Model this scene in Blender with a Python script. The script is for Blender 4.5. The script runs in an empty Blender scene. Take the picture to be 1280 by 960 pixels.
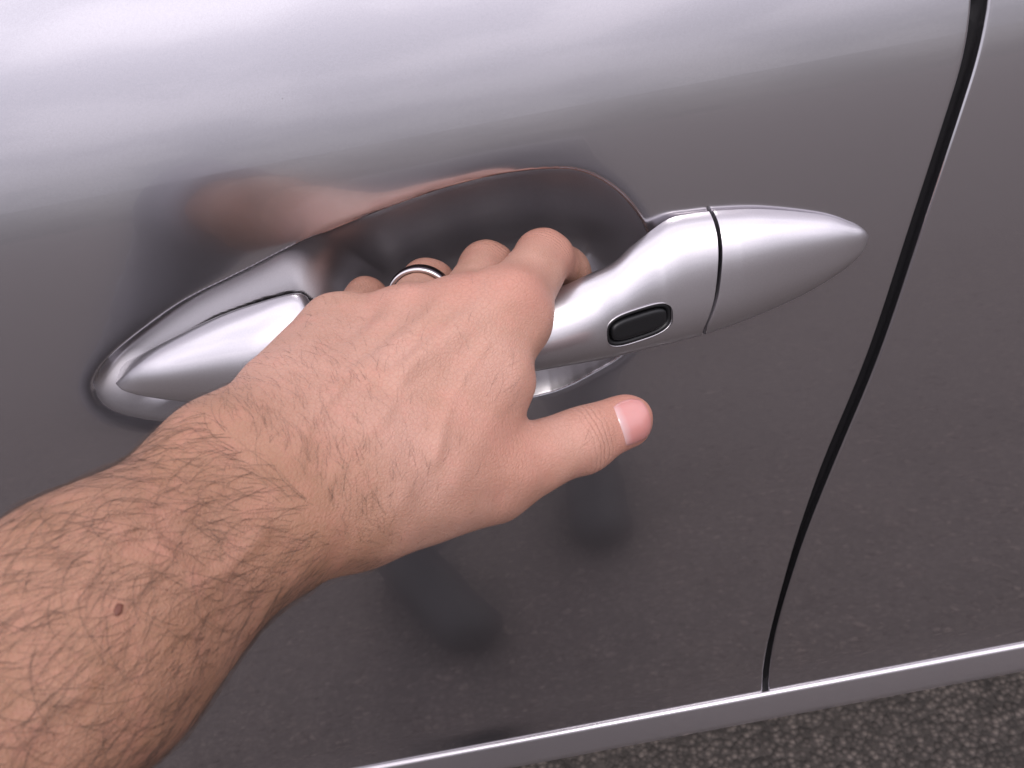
import bpy, bmesh, math, random
import numpy as np
from mathutils import Vector, Matrix

# ------------------------------------------------------------------ camera, sky, sun, exposure
sc = bpy.context.scene
col = sc.collection
F_PX, PITCH, ROLL, CAM_D, Z0 = 1200.0, math.radians(40), math.radians(10.7), 0.30, 0.78
CAM = np.array([0.0, -CAM_D, Z0 + CAM_D * math.tan(PITCH)])
FW = np.array([0, math.cos(PITCH), -math.sin(PITCH)])
_r0 = np.array([1.0, 0, 0]); _u0 = np.array([0, math.sin(PITCH), math.cos(PITCH)])
RT = _r0 * math.cos(ROLL) - _u0 * math.sin(ROLL)
UP = _u0 * math.cos(ROLL) + _r0 * math.sin(ROLL)

cam_data = bpy.data.cameras.new('camera')
cam = bpy.data.objects.new('camera', cam_data); col.objects.link(cam)
cam.matrix_world = Matrix(((RT[0], UP[0], -FW[0], CAM[0]), (RT[1], UP[1], -FW[1], CAM[1]),
                           (RT[2], UP[2], -FW[2], CAM[2]), (0, 0, 0, 1)))
cam_data.sensor_width = 36.0; cam_data.lens = 36.0 * F_PX / 1280.0
cam_data.clip_start = 0.01; cam_data.clip_end = 2000
cam_data.dof.use_dof = True; cam_data.dof.focus_distance = 0.365; cam_data.dof.aperture_fstop = 26
sc.camera = cam

SUN_EL, SUN_AZ = math.radians(52), math.radians(168)      # azimuth from +Y, clockwise
sun_from = Vector((math.sin(SUN_AZ) * math.cos(SUN_EL), math.cos(SUN_AZ) * math.cos(SUN_EL), math.sin(SUN_EL)))
sl = bpy.data.lights.new('sun', 'SUN'); sl.energy = 1.5; sl.angle = math.radians(18); sl.color = (1.0, 0.95, 0.90)
so = bpy.data.objects.new('sun', sl); col.objects.link(so)
so.rotation_euler = sun_from.to_track_quat('Z', 'Y').to_euler(); so.location = (0, -3, 5)

w = bpy.data.worlds.new('World'); sc.world = w; w.use_nodes = True
nt = w.node_tree; nt.nodes.clear()
def wn(t, **k):
    n = nt.nodes.new(t)
    for a, b in k.items(): setattr(n, a, b)
    return n
def wl(a, b): nt.links.new(a, b)
def wmath(op, a, b=None, clamp=False):
    n = wn('ShaderNodeMath', operation=op, use_clamp=clamp)
    for i, v in enumerate((a, b)):
        if v is None: continue
        if isinstance(v, (int, float)): n.inputs[i].default_value = v
        else: wl(v, n.inputs[i])
    return n.outputs[0]
wout = wn('ShaderNodeOutputWorld'); bg = wn('ShaderNodeBackground'); bg.inputs[1].default_value = 0.10
sky = wn('ShaderNodeTexSky', sky_type='NISHITA', sun_disc=False, sun_elevation=SUN_EL, sun_rotation=SUN_AZ,
         air_density=1.0, dust_density=2.0, ozone_density=1.0)
tc = wn('ShaderNodeTexCoord'); sep = wn('ShaderNodeSeparateXYZ'); wl(tc.outputs['Generated'], sep.inputs[0])
zc = wmath('MAXIMUM', sep.outputs[2], 0.0)
den = wmath('ADD', zc, 0.22)
cx = wmath('DIVIDE', sep.outputs[0], den); cy = wmath('DIVIDE', sep.outputs[1], den)
cmb = wn('ShaderNodeCombineXYZ'); wl(cx, cmb.inputs[0]); wl(cy, cmb.inputs[1])
CLOUD_W = 2.0
cn = wn('ShaderNodeTexNoise', noise_dimensions='4D'); cn.inputs['W'].default_value = CLOUD_W; cn.inputs['Scale'].default_value = 2.0; cn.inputs['Detail'].default_value = 11
cn.inputs['Roughness'].default_value = 0.58; wl(cmb.outputs[0], cn.inputs['Vector'])
cr = wn('ShaderNodeValToRGB'); wl(cn.outputs[0], cr.inputs[0])
cr.color_ramp.elements[0].position = 0.45; cr.color_ramp.elements[0].color = (0.80, 0.77, 0.86, 1)
cr.color_ramp.elements[1].position = 0.54; cr.color_ramp.elements[1].color = (1.18, 1.12, 1.22, 1)
grad = wmath('MINIMUM', wmath('ADD', wmath('MULTIPLY', zc, 3.4), 0.17), 1.66)           # overcast: brighter overhead
lum = wmath('MULTIPLY', grad, 13.5)
cmul = wn('ShaderNodeVectorMath', operation='SCALE'); wl(cr.outputs[0], cmul.inputs[0]); wl(lum, cmul.inputs['Scale'])
mx = wn('ShaderNodeMix', data_type='RGBA'); mx.inputs[0].default_value = 0.86
wl(sky.outputs[0], mx.inputs[6]); wl(cmul.outputs[0], mx.inputs[7])
wl(mx.outputs[2], bg.inputs[0]); wl(bg.outputs[0], wout.inputs[0])

vs = sc.view_settings
sc.display_settings.display_device = 'sRGB'
vs.view_transform = 'Standard'; vs.look = 'None'; vs.exposure = 0.0; vs.gamma = 1.0; vs.use_curve_mapping = False
sc.cycles.max_bounces = 8; sc.cycles.use_denoising = True

# ------------------------------------------------------------------ placing helpers
def ray(px, py): return FW + RT * (px - 640) / F_PX - UP * (py - 480) / F_PX
def at(px, py, dep): return CAM + ray(px, py) * dep
def at_y(px, py, y):
    r = ray(px, py); return CAM + r * ((y - CAM[1]) / r[1])
# profile of the car's flank: how far it lies back (y) at height u above the handle
KU = np.array([-.45, -.25, -.1, 0, .06, .1, .15, .2, .3, .42])
KT = np.radians([-4, -2, 2, 6, 10, 13.5, 20, 27, 36, 42])
_uu = np.linspace(-.45, .42, 2000); _tt = np.interp(_uu, KU, KT)
_tt = np.convolve(np.pad(_tt, 40, 'edge'), np.ones(81) / 81, 'valid')
_tt = _tt + math.radians(7) * np.interp(_uu, [-.2395, -.2335], [1, 0])      # flange along the bottom of the doors
_ss = np.concatenate([[0], np.cumsum((np.tan(_tt[1:]) + np.tan(_tt[:-1])) / 2 * np.diff(_uu))]); _ss -= np.interp(0, _uu, _ss)
def flank(u): return np.interp(u, _uu, _ss)
def on_flank(px, py):
    r = ray(px, py); t = np.linspace(.1, 1.5, 6000); p = CAM + r * t[:, None]
    i = np.argmax(p[:, 1] - flank(p[:, 2] - Z0) > 0); return p[i]
def catmull(pts, n=12, closed=False):
    P = np.asarray(pts, float); out = []
    m = len(P); rng = range(m if closed else m - 1)
    for i in rng:
        if closed: a, b, c, d = P[(i-1) % m], P[i], P[(i+1) % m], P[(i+2) % m]
        else: a, b, c, d = P[max(i-1, 0)], P[i], P[i+1], P[min(i+2, m-1)]
        for t in np.linspace(0, 1, n, endpoint=False):
            out.append(.5 * ((2*b) + (-a+c)*t + (2*a-5*b+4*c-d)*t*t + (-a+3*b-3*c+d)*t**3))
    if not closed: out.append(P[-1])
    return np.array(out)
def sstep(a, b, x):
    t = np.clip((x - a) / (b - a), 0, 1); return t * t * (3 - 2 * t)

# ------------------------------------------------------------------ object helpers
def tag(o, label=None, cat=None, group=None, kind=None):
    if label: o['label'] = label
    if cat: o['category'] = cat
    if group: o['group'] = group
    if kind: o['kind'] = kind
    return o
def empty(name, loc):
    o = bpy.data.objects.new(name, None); col.objects.link(o); o.location = loc; o.empty_display_size = .05; return o
def mesh_obj(name, verts, faces, mat, parent=None, smooth=True):
    me = bpy.data.meshes.new(name)
    if isinstance(faces, np.ndarray):
        n = len(faces); k = faces.shape[1]
        me.vertices.add(len(verts)); me.vertices.foreach_set('co', np.asarray(verts, np.float32).ravel())
        me.loops.add(n * k); me.loops.foreach_set('vertex_index', faces.astype(np.int32).ravel())
        me.polygons.add(n); me.polygons.foreach_set('loop_start', np.arange(0, n * k, k, dtype=np.int32))
        me.polygons.foreach_set('loop_total', np.full(n, k, np.int32))
        me.update(calc_edges=True); me.validate()
    else:
        me.from_pydata([tuple(v) for v in verts], [], faces); me.update()
    if smooth: me.polygons.foreach_set('use_smooth', np.ones(len(me.polygons), bool))
    me.materials.append(mat)
    o = bpy.data.objects.new(name, me); col.objects.link(o)
    if parent is not None:
        o.parent = parent; o.matrix_parent_inverse = Matrix.Translation(parent.location).inverted() if parent.type == 'EMPTY' else Matrix.Identity(4)
    return o
def grid_faces(nr, nc, off=0, flip=False, wrap=False):
    r = np.arange(nr - 1)[:, None]; c = np.arange(nc if wrap else nc - 1)[None, :]
    c1 = (c + 1) % nc
    a, b, d, e = r*nc + c, r*nc + c1, (r+1)*nc + c1, (r+1)*nc + c
    f = np.stack([a, b, d, e] if not flip else [a, e, d, b], -1).reshape(-1, 4)
    return f + off
def tube(pts, rad, sides=8, cap=True):
    pts = np.asarray(pts, float); n = len(pts); rad = np.broadcast_to(rad, n)
    T = np.gradient(pts, axis=0); T /= np.linalg.norm(T, axis=1)[:, None]
    ref = np.array([0, 0, 1.]) if abs(T[0, 2]) < .9 else np.array([1., 0, 0])
    A = np.cross(T, ref); A /= np.linalg.norm(A, axis=1)[:, None]; B = np.cross(T, A)
    th = np.arange(sides) * 2 * math.pi / sides
    V = (pts[:, None] + rad[:, None, None] * (A[:, None] * np.cos(th)[None, :, None] + B[:, None] * np.sin(th)[None, :, None])).reshape(-1, 3)
    fs = grid_faces(n, sides, wrap=True).tolist()
    if cap: fs += [list(range(sides))[::-1], [(n-1)*sides + i for i in range(sides)]]
    return V, fs

# ------------------------------------------------------------------ materials
class NT:
    def __init__(s, name):
        s.m = bpy.data.materials.new(name); s.m.use_nodes = True; s.t = s.m.node_tree
        s.b = s.t.nodes['Principled BSDF']; s.tc = s.t.nodes.new('ShaderNodeTexCoord')
    def n(s, t, ins=None, **k):
        n = s.t.nodes.new(t)
        for a, b in k.items(): setattr(n, a, b)
        for a, b in (ins or {}).items(): s.set(n.inputs[a], b)
        return n
    def set(s, sock, v):
        if isinstance(v, bpy.types.NodeSocket): s.t.links.new(v, sock)
        else: sock.default_value = v
    def p(s, **k):
        for a, b in k.items(): s.set(s.b.inputs[a.replace('_', ' ')], b)
    def noise(s, scale, detail=3, rough=.5, vec=None, dist=0):
        return s.n('ShaderNodeTexNoise', {'Vector': vec or s.tc.outputs['Object'], 'Scale': scale, 'Detail': detail, 'Roughness': rough, 'Distortion': dist}).outputs[0]
    def math(s, op, a, b=0.0, clamp=False):
        return s.n('ShaderNodeMath', {0: a, 1: b}, operation=op, use_clamp=clamp).outputs[0]
    def rng(s, v, a, b, c=0.0, d=1.0):
        n = s.n('ShaderNodeMapRange', {0: v, 1: a, 2: b, 3: c, 4: d}); return n.outputs[0]
    def mix(s, f, a, b, mode='MIX'):
        n = s.n('ShaderNodeMix', data_type='RGBA', blend_type=mode); s.set(n.inputs[0], f); s.set(n.inputs[6], a); s.set(n.inputs[7], b); return n.outputs[2]
    def attr(s, name): return s.n('ShaderNodeAttribute', attribute_name=name)
    def bump(s, h, strength, dist, nrm=None):
        n = s.n('ShaderNodeBump', {'Height': h, 'Strength': strength, 'Distance': dist})
        if nrm: s.set(n.inputs['Normal'], nrm)
        return n.outputs[0]

def paint_mat(name, base, rough, metal=.86, specks=True, dusty=False):
    m = NT(name); v = m.tc.outputs['Object']
    fl = m.n('ShaderNodeTexVoronoi', {'Vector': v, 'Scale': 5200.0})
    flk = m.n('ShaderNodeSeparateColor', {0: fl.outputs['Color']})
    val = m.rng(flk.outputs[0], 0, 1, .95, 1.05)
    c = m.mix(1.0, (*base, 1), m.n('ShaderNodeCombineColor', {0: val, 1: val, 2: val}).outputs[0], 'MULTIPLY')
    dust = m.rng(m.noise(9, 6, .6), .45, .75)
    c = m.mix(m.math('MULTIPLY', dust, .05), c, (.35, .32, .30, 1))
    if specks:      # stuck flies and tar dots
        sp = m.n('ShaderNodeTexVoronoi', {'Vector': v, 'Scale': 34.0})
        keep = m.rng(m.n('ShaderNodeSeparateColor', {0: sp.outputs['Color']}).outputs[1], .62, .63)
        dot = m.math('MULTIPLY', m.rng(sp.outputs['Distance'], .007, .013, 1, 0), keep)
        c = m.mix(m.math('MULTIPLY', dot, .8), c, (.06, .05, .05, 1))
    pe = m.noise(900, 2, .5)
    m.p(Base_Color=c, Metallic=metal, Roughness=rough, Coat_Weight=1.0, Coat_Roughness=.025, Coat_IOR=1.72)
    m.p(Coat_Normal=m.bump(pe, .006, .0002))
    if dusty:       # dulled by hands and dust, from the rim inwards
        k = m.attr('inset').outputs['Fac']
        m.p(Roughness=m.rng(k, 0, 1, rough, .42), Coat_Weight=m.rng(k, 0, 1, 1.0, .3), Coat_Roughness=m.rng(k, 0, 1, .025, .25), Base_Color=m.mix(m.math('MULTIPLY', k, .15), c, (.2, .18, .17, 1)))
    return m.m
M_PAINT = paint_mat('silver_paint', (.425, .408, .436), .165, .972)
M_RECESS = paint_mat('recess_dusty_paint', (.425, .408, .436), .165, .972, dusty=True)
M_HANDLE = paint_mat('handle_silver_paint', (.48, .46, .485), .36, .965, specks=False)

m = NT('black_rubber'); m.p(Base_Color=(.012, .012, .013, 1), Roughness=.55, Normal=m.bump(m.noise(1500), .1, .0003)); M_RUBBER = m.m
m = NT('dark_gap'); m.p(Base_Color=(.006, .006, .007, 1), Roughness=.9); M_GAP = m.m
m = NT('black_plastic'); m.p(Base_Color=(.006, .006, .007, 1), Roughness=.42, Specular_IOR_Level=.35, Normal=m.bump(m.noise(2500, 2), .15, .0002)); M_PLASTIC = m.m
m = NT('ring_silver'); m.p(Base_Color=(.62, .60, .61, 1), Metallic=1.0, Roughness=.3); M_RING = m.m
m = NT('bright_rim'); m.p(Base_Color=(.50, .48, .50, 1), Metallic=1.0, Roughness=.35); M_RIM = m.m
m = NT('ring_dark'); m.p(Base_Color=(.085, .075, .085, 1), Metallic=1.0, Roughness=.25); M_RINGD = m.m
m = NT('underbody_black'); m.p(Base_Color=(.015, .015, .015, 1), Roughness=.9); M_UNDER = m.m

# asphalt
m = NT('asphalt'); v = m.tc.outputs['Object']
vo = m.n('ShaderNodeTexVoronoi', {'Vector': v, 'Scale': 150.0, 'Randomness': 1.0})
vs_ = m.n('ShaderNodeSeparateColor', {0: vo.outputs['Color']})
n1 = m.noise(45, 5, .6); n2 = m.noise(3, 4, .6)
st = m.rng(vs_.outputs[0], 0, 1, .6, 1.5)
c = m.mix(m.rng(vo.outputs['Distance'], .25, .55), (.108, .088, .080, 1), (.046, .038, .035, 1))
c = m.mix(1.0, c, m.n('ShaderNodeCombineColor', {0: st, 1: st, 2: st}).outputs[0], 'MULTIPLY')
c = m.mix(m.rng(n2, .4, .7, 0, .35), c, (.055, .046, .043, 1))
m.p(Base_Color=c, Roughness=.85, Normal=m.bump(m.math('ADD', m.math('MULTIPLY', vo.outputs['Distance'], -1.0), m.math('MULTIPLY', n1, 1.2)), .6, .003))
M_ASPHALT = m.m
m = NT('asphalt_stone'); oi = m.attr('tone')
c = m.mix(oi.outputs['Fac'], (.046, .036, .032, 1), (.24, .19, .17, 1))
m.p(Base_Color=c, Roughness=.8, Normal=m.bump(m.noise(700, 3), .4, .001)); M_STONE = m.m

# ------------------------------------------------------------------ ground
g = 400.0
mesh_obj('ground', [(-g, -g, 0), (g, -g, 0), (g, g, 0), (-g, g, 0)], [[0, 1, 2, 3]], M_ASPHALT)
tag(bpy.data.objects['ground'], kind='structure')
rs = np.random.RandomState(5)
ico = bmesh.new(); bmesh.ops.create_icosphere(ico, subdivisions=1, radius=1.0)
iv = np.array([v.co[:] for v in ico.verts]); ifc = np.array([[v.index for v in f.verts] for f in ico.faces]); ico.free()
def stones(n, x0, x1, y0, y1, smin, smax):
    p = np.stack([rs.uniform(x0, x1, n), rs.uniform(y0, y1, n)], 1)
    s = smin + (smax - smin) * rs.rand(n) ** 2.2
    V = np.empty((n, len(iv), 3)); jit = 1 + .28 * rs.randn(n, len(iv), 1).clip(-1.5, 1.5)
    b = iv[None] * jit * (s[:, None, None] * np.stack([rs.uniform(.8, 1.35, n), rs.uniform(.7, 1.1, n), rs.uniform(.4, .75, n)], 1)[:, None])
    th = rs.uniform(0, 6.28, n); c_, s_ = np.cos(th)[:, None], np.sin(th)[:, None]
    V[..., 0] = b[..., 0]*c_ - b[..., 1]*s_ + p[:, None, 0]; V[..., 1] = b[..., 0]*s_ + b[..., 1]*c_ + p[:, None, 1]
    V[..., 2] = b[..., 2] + (s * rs.uniform(-.15, .25, n))[:, None]
    Fc = (ifc[None] + (np.arange(n) * len(iv))[:, None, None]).reshape(-1, 3)
    return V.reshape(-1, 3), Fc, np.repeat(rs.rand(n) ** 2.0, len(iv))
A = stones(15000, -.5, 1.3, -.95, .15, .002, .0062); B = stones(9000, -1.6, 1.9, -2.2, -.95, .003, .007)
o = mesh_obj('asphalt_aggregate', np.vstack([A[0], B[0]]), np.vstack([A[1], B[1] + len(A[0])]), M_STONE, smooth=False)
at_ = o.data.attributes.new('tone', 'FLOAT', 'POINT'); at_.data.foreach_set('value', np.concatenate([A[2], B[2]]).astype(np.float32))
tag(o, 'loose grain of small grey brown stones in the asphalt beside the car', 'gravel', kind='stuff')

# ------------------------------------------------------------------ car
CAR = empty('car', (0, .02, 0))
tag(CAR, 'silver grey metallic car seen close at its door handle and door gap', 'car')

# the two edges of the gap between the doors, as x over height u
gl = [(1216, 0), (1213, 48), (1205, 78), (1193, 115), (1170, 187), (1133, 300), (1084, 448), (1031, 575), (1001, 660), (986, 709), (968, 775), (957, 822), (954, 857)]
gr = [(1237, 0), (1231, 45), (1222, 77), (1197, 155), (1149, 300), (1099, 448), (1046, 575), (1012, 660), (995, 709), (975, 775), (965, 822), (962, 857)]
GL = np.array([on_flank(*q) for q in catmull(gl, 4)]); GR = np.array([on_flank(a - 1.5, b) for a, b in catmull(gr, 4)])
def gap_fn(G):
    u = G[:, 2] - Z0; i = np.argsort(u); u0_, x0_ = u[i], G[i, 0]; u = np.linspace(u0_[0], u0_[-1], 400); x = np.interp(u, u0_, x0_)
    x = np.convolve(np.pad(x, 16, 'reflect', reflect_type='odd'), np.ones(33) / 33, 'valid')
    def f(q):
        q = np.asarray(q, float); r = np.interp(q, u, x)
        r = np.where(q > u[-1], x[-1] + (q - u[-1]) * .02, r); return np.where(q < u[0], x[0], r)
    return f
xgl, xgr = gap_fn(GL), gap_fn(GR)
U_SILL = -.2520

# recess outline (outer) and the deep bowl in it, as polygons in (x, u)
rec_px = [(117, 478), (122, 500), (140, 515), (175, 525), (220, 530), (300, 534), (420, 533), (540, 522), (640, 503), (700, 488), (742, 467), (775, 447),
          (805, 415), (820, 380), (822, 330), (808, 285), (790, 256), (765, 232), (730, 214), (690, 210), (620, 218), (540, 239), (460, 268), (390, 297), (300, 343), (230, 378), (170, 420), (135, 450)]
REC = np.array([on_flank(*q) for q in catmull(rec_px, 5, True)]); REC = np.stack([REC[:, 0], REC[:, 2] - Z0], 1)
_gv = []
for a_, b_ in [(140, 481), (152, 472), (166, 457), (200, 433), (270, 395.5), (330, 373.5), (362, 365), (378, 365), (390, 374), (402, 400), (420, 470)]:
    y_ = .008
    for _ in range(10): y_ = float(flank(at_y(a_, b_, y_)[2] - Z0)) + .008
    _gv.append(at_y(a_, b_, y_))
_gv = np.array(_gv)
def GRV(x): return np.interp(x, _gv[:, 0], _gv[:, 2] - Z0)      # dark groove beside the handle's upper edge
def poly_sdf(x, u, Pg):
    x = x.ravel(); u = u.ravel(); d = np.full(len(x), 1e9); ins = np.zeros(len(x), bool)
    for i in range(len(Pg)):
        a, b = Pg[i], Pg[(i + 1) % len(Pg)]; e = b - a; L = e @ e
        if L == 0: continue
        t = np.clip(((x - a[0]) * e[0] + (u - a[1]) * e[1]) / L, 0, 1)
        d = np.minimum(d, (x - a[0] - t*e[0])**2 + (u - a[1] - t*e[1])**2)
        if e[1] != 0:
            cnd = ((a[1] > u) != (b[1] > u)) & (x < e[0] * (u - a[1]) / e[1] + a[0]); ins ^= cnd
    return np.where(ins, -1, 1) * np.sqrt(d)
RX = np.linspace(REC[:, 0].min() + .0006, REC[:, 0].max() - .0006, 300)
_i0, _i1 = np.argmin(REC[:, 0]), np.argmax(REC[:, 0])
_lo = REC[_i0:_i1 + 1] if _i0 < _i1 else np.vstack([REC[_i0:], REC[:_i1 + 1]])
_hi = np.vstack([REC[_i1:], REC[:_i0 + 1]]) if _i0 < _i1 else REC[_i1:_i0 + 1]
RLOW = np.interp(RX, _lo[np.argsort(_lo[:, 0]), 0], _lo[np.argsort(_lo[:, 0]), 1]); RTOP = np.interp(RX, _hi[np.argsort(_hi[:, 0]), 0], _hi[np.argsort(_hi[:, 0]), 1])
X_BOWL = on_flank(392, 330)[0]           # where the shallow ledge drops into the deep bowl
def recess(x, u):
    """depth of the finger recess pressed into the door, and signed distance to its rim"""
    sh = x.shape; d = np.full(x.size, .05); xf, uf = x.ravel(), u.ravel()
    near = (xf > REC[:, 0].min() - .03) & (xf < REC[:, 0].max() + .03) & (uf > REC[:, 1].min() - .03) & (uf < REC[:, 1].max() + .03)
    d[near] = poly_sdf(xf[near], uf[near], REC); ins = np.maximum(-d, 0)
    ut, ul = np.interp(xf, RX, RTOP), np.interp(xf, RX, RLOW)
    dtop = np.maximum(ut - uf, 0); hgt = np.maximum(ut - ul, .004)
    # shallow ledge: steps in under the upper rim, then slopes back out downwards
    D0 = .0125 * (1 - np.exp(-hgt * .30 / .0125))
    ledge = (D0 * np.maximum(1 - dtop / (D0 * 3.6), 0) + .0020 * sstep(0, .004, ins)) * (1 - np.exp(-ins / .0017)) + (.010 * sstep(0, .0020, GRV(xf) - uf) + np.minimum(1.6 * np.maximum(GRV(xf) - uf, 0), .018)) * sstep(.019, .010, GRV(xf) - uf) * sstep(0, .004, ins) * sstep(.008, .055, xf - RX[0])
    ledge = ledge * sstep(.002, .030, uf - ul)
    # deep bowl: its roof leans inwards below the upper rim, its floor is steep
    dl_ = np.maximum(uf - ul, 0); roof = .90 * dtop; side_ = 2.4 * ins; floor_ = .7 * dl_ + 2.3 * np.maximum(dl_ - .009, 0)
    b = -np.log(np.exp(-roof / .003) + np.exp(-side_ / .003) + np.exp(-floor_ / .003) + np.exp(-np.full_like(roof, .043) / .003) + 1e-12) * .003
    b = np.maximum(b + .0018 * np.exp(-ins / .004), 0)
    bx = sstep(X_BOWL - .012, X_BOWL + .013, xf + .25 * (uf - .06))
    dep = ledge * (1 - bx) + np.maximum(b, 0) * bx
    dep = np.where(d < 0, dep, 0)
    # softly rolled rim: a slight sink of the panel around the opening
    dep = dep + .0004 * np.exp(-np.abs(d) / .002) * (d > 0) + .0004 * (d <= 0)
    return dep.reshape(sh), d.reshape(sh)

def nonuni(lo, hi, a, b, fine, coarse):
    L = np.arange(a, lo, -coarse)[::-1]; L = np.concatenate([[lo], L[L > lo + coarse * .3]])
    Rr = np.arange(b, hi, coarse); Rr = np.concatenate([Rr[Rr < hi - coarse * .3], [hi]])
    return np.concatenate([L[L < a - fine * .5], np.arange(a, b, fine), Rr[Rr >= b]])
U = nonuni(U_SILL, .40, -.03, .105, .0006, .006)
def front_door():
    xs = nonuni(-.85, .0780, -.185, .078, .0006, .008); xs = xs[xs < .0784]
    xs = np.concatenate([xs, np.linspace(.0786, .15, 50)])
    xa, xb = .0786, .15
    X = np.repeat(xs[None], len(U), 0); e = xgl(U)[:, None] - .0015
    k = np.clip((X - xa) / (xb - xa), 0, 1); X = np.where(X > xa, xa + k * (e - xa), X)
    UU = np.repeat(U[:, None], X.shape[1], 1)
    dep, d = recess(X, UU)
    Y = flank(UU) + dep
    # rolled edge at the gap
    th = np.linspace(0, math.pi / 2, 6)[1:]; r = .0015
    Xe = (xgl(U) - r)[:, None] + r * np.sin(th)[None]; Ye = flank(U)[:, None] + r * (1 - np.cos(th))[None]
    Xe = np.concatenate([Xe, Xe[:, -1:]], 1); Ye = np.concatenate([Ye, Ye[:, -1:] + .018], 1)
    X = np.concatenate([X, Xe], 1); Y = np.concatenate([Y, Ye], 1); UU = np.repeat(U[:, None], X.shape[1], 1)
    return X, Y, UU, np.concatenate([d, np.full(Xe.shape, .05)], 1)
X, Y, UU, DR = front_door()
nr, nc = X.shape
V = np.stack([X, Y, UU + Z0], -1).reshape(-1, 3)
Fq = grid_faces(nr, nc)                    # normals face -y
def vnormals(V, Fq):
    n = np.cross(V[Fq[:, 2]] - V[Fq[:, 0]], V[Fq[:, 3]] - V[Fq[:, 1]]); N = np.zeros_like(V)
    for k in range(4): np.add.at(N, Fq[:, k], n)
    return N / np.maximum(np.linalg.norm(N, axis=1), 1e-12)[:, None]
N = vnormals(V, Fq)
inside = (DR.reshape(-1)[Fq] < 0).all(1)
def sub(V, N, Fq, mask, name, mat, parent):
    f = Fq[mask]; ids = np.unique(f); mp = np.full(len(V), -1); mp[ids] = np.arange(len(ids))
    o = mesh_obj(name, V[ids], mp[f], mat, parent)
    o.data.normals_split_custom_set_from_vertices(N[ids].tolist()); return o
DOOR = sub(V, N, Fq, ~inside, 'front_door', M_PAINT, CAR)
REC_O = sub(V, N, Fq, inside, 'handle_recess', M_RECESS, DOOR)

_ids = np.unique(Fq[inside]); REC_O.data.attributes.new('inset', 'FLOAT', 'POINT').data.foreach_set('value', sstep(-.002, .004, -DR.reshape(-1)[_ids]).astype(np.float32))
def rear_door():
    xs = np.linspace(0, 1, 60) ** 1.6
    r = .0010; e = xgr(U)[:, None] + r
    Xm = e + xs[None] * (1.3 - e)
    th = np.linspace(math.pi / 2, 0, 6)[:-1]
    Xe = xgr(U)[:, None] + r - r * np.sin(th)[None]; Ye = flank(U)[:, None] + r * (1 - np.cos(th))[None]
    Xe = np.concatenate([Xe[:, :1], Xe], 1); Ye = np.concatenate([Ye[:, :1] + .018, Ye], 1)
    X = np.concatenate([Xe, Xm], 1); Y = np.concatenate([Ye, np.repeat(flank(U)[:, None], 60, 1)], 1)
    UU = np.repeat(U[:, None], X.shape[1], 1)
    return np.stack([X, Y, UU + Z0], -1).reshape(-1, 3), grid_faces(*X.shape)
V2, F2 = rear_door(); sub(V2, vnormals(V2, F2), F2, np.ones(len(F2), bool), 'rear_door', M_PAINT, CAR)
# dark rubber strip deep in the gap
us = np.linspace(U_SILL - .002, .40, 80); gm = (xgl(us) + xgr(us)) / 2
sv = np.concatenate([np.stack([gm - .012, flank(us) + .014, us + Z0], 1)[:, None], np.stack([gm - .004, flank(us) + .0125, us + Z0], 1)[:, None], np.stack([gm, flank(us) + .009, us + Z0], 1)[:, None],
                     np.stack([gm + .004, flank(us) + .0125, us + Z0], 1)[:, None], np.stack([gm + .012, flank(us) + .014, us + Z0], 1)[:, None]], 1).reshape(-1, 3)
mesh_obj('door_seal', sv, grid_faces(80, 5), M_RUBBER, CAR)

# sill moulding under both doors: rounded upper edge, upright face, tucked under
ys = float(flank(U_SILL))
prof = [(ys + .020, -.0035), (ys + .0016, -.0030), (ys + .0004, -.0010)]
for t in np.linspace(0, 1, 8): prof.append((ys - .0001 - .0024 * math.sin(t * math.pi / 2), -.0008 - .0024 * (1 - math.cos(t * math.pi / 2))))
prof += [(ys - .0027, -.010), (ys - .0029, -.018), (ys - .0028, -.028), (ys - .0024, -.0350), (ys - .0012, -.0368), (ys + .004, -.0384), (ys + .03, -.041), (ys + .12, -.05)]
prof = np.array(prof); prof[:, 1] = np.where(prof[:, 1] < -.004, -.004 + (prof[:, 1] + .004) * .76, prof[:, 1]); xs_ = np.linspace(-.9, 1.3, 40)
prof[:, 1] += .0006
M_SILL = paint_mat('sill_satin_paint', (.46, .435, .465), .42, .90, specks=False)
SV = np.stack([np.repeat(xs_[None], len(prof), 0), np.repeat(prof[:, :1], 40, 1), np.repeat(prof[:, 1:] + U_SILL + Z0, 40, 1)], -1).reshape(-1, 3)
mesh_obj('sill_moulding', SV, grid_faces(len(prof), 40, flip=True), M_SILL, CAR)
# closed dark body behind the skin
bv = [(-.85, ys + .13, .46), (1.3, ys + .13, .46), (1.3, 1.6, .37), (-.85, 1.6, .37), (-.85, ys + .13, .37), (1.3, ys + .13, .37),
      (-.85, .30, 1.175), (1.3, .30, 1.175), (1.3, 1.6, 1.175), (-.85, 1.6, 1.175)]
mesh_obj('underbody', bv, [[4, 5, 1, 0], [4, 3, 2, 5], [0, 1, 7, 6], [6, 7, 8, 9], [3, 9, 8, 2], [4, 0, 6, 9, 3], [5, 2, 8, 7, 1]], M_UNDER, CAR, smooth=False)

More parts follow.
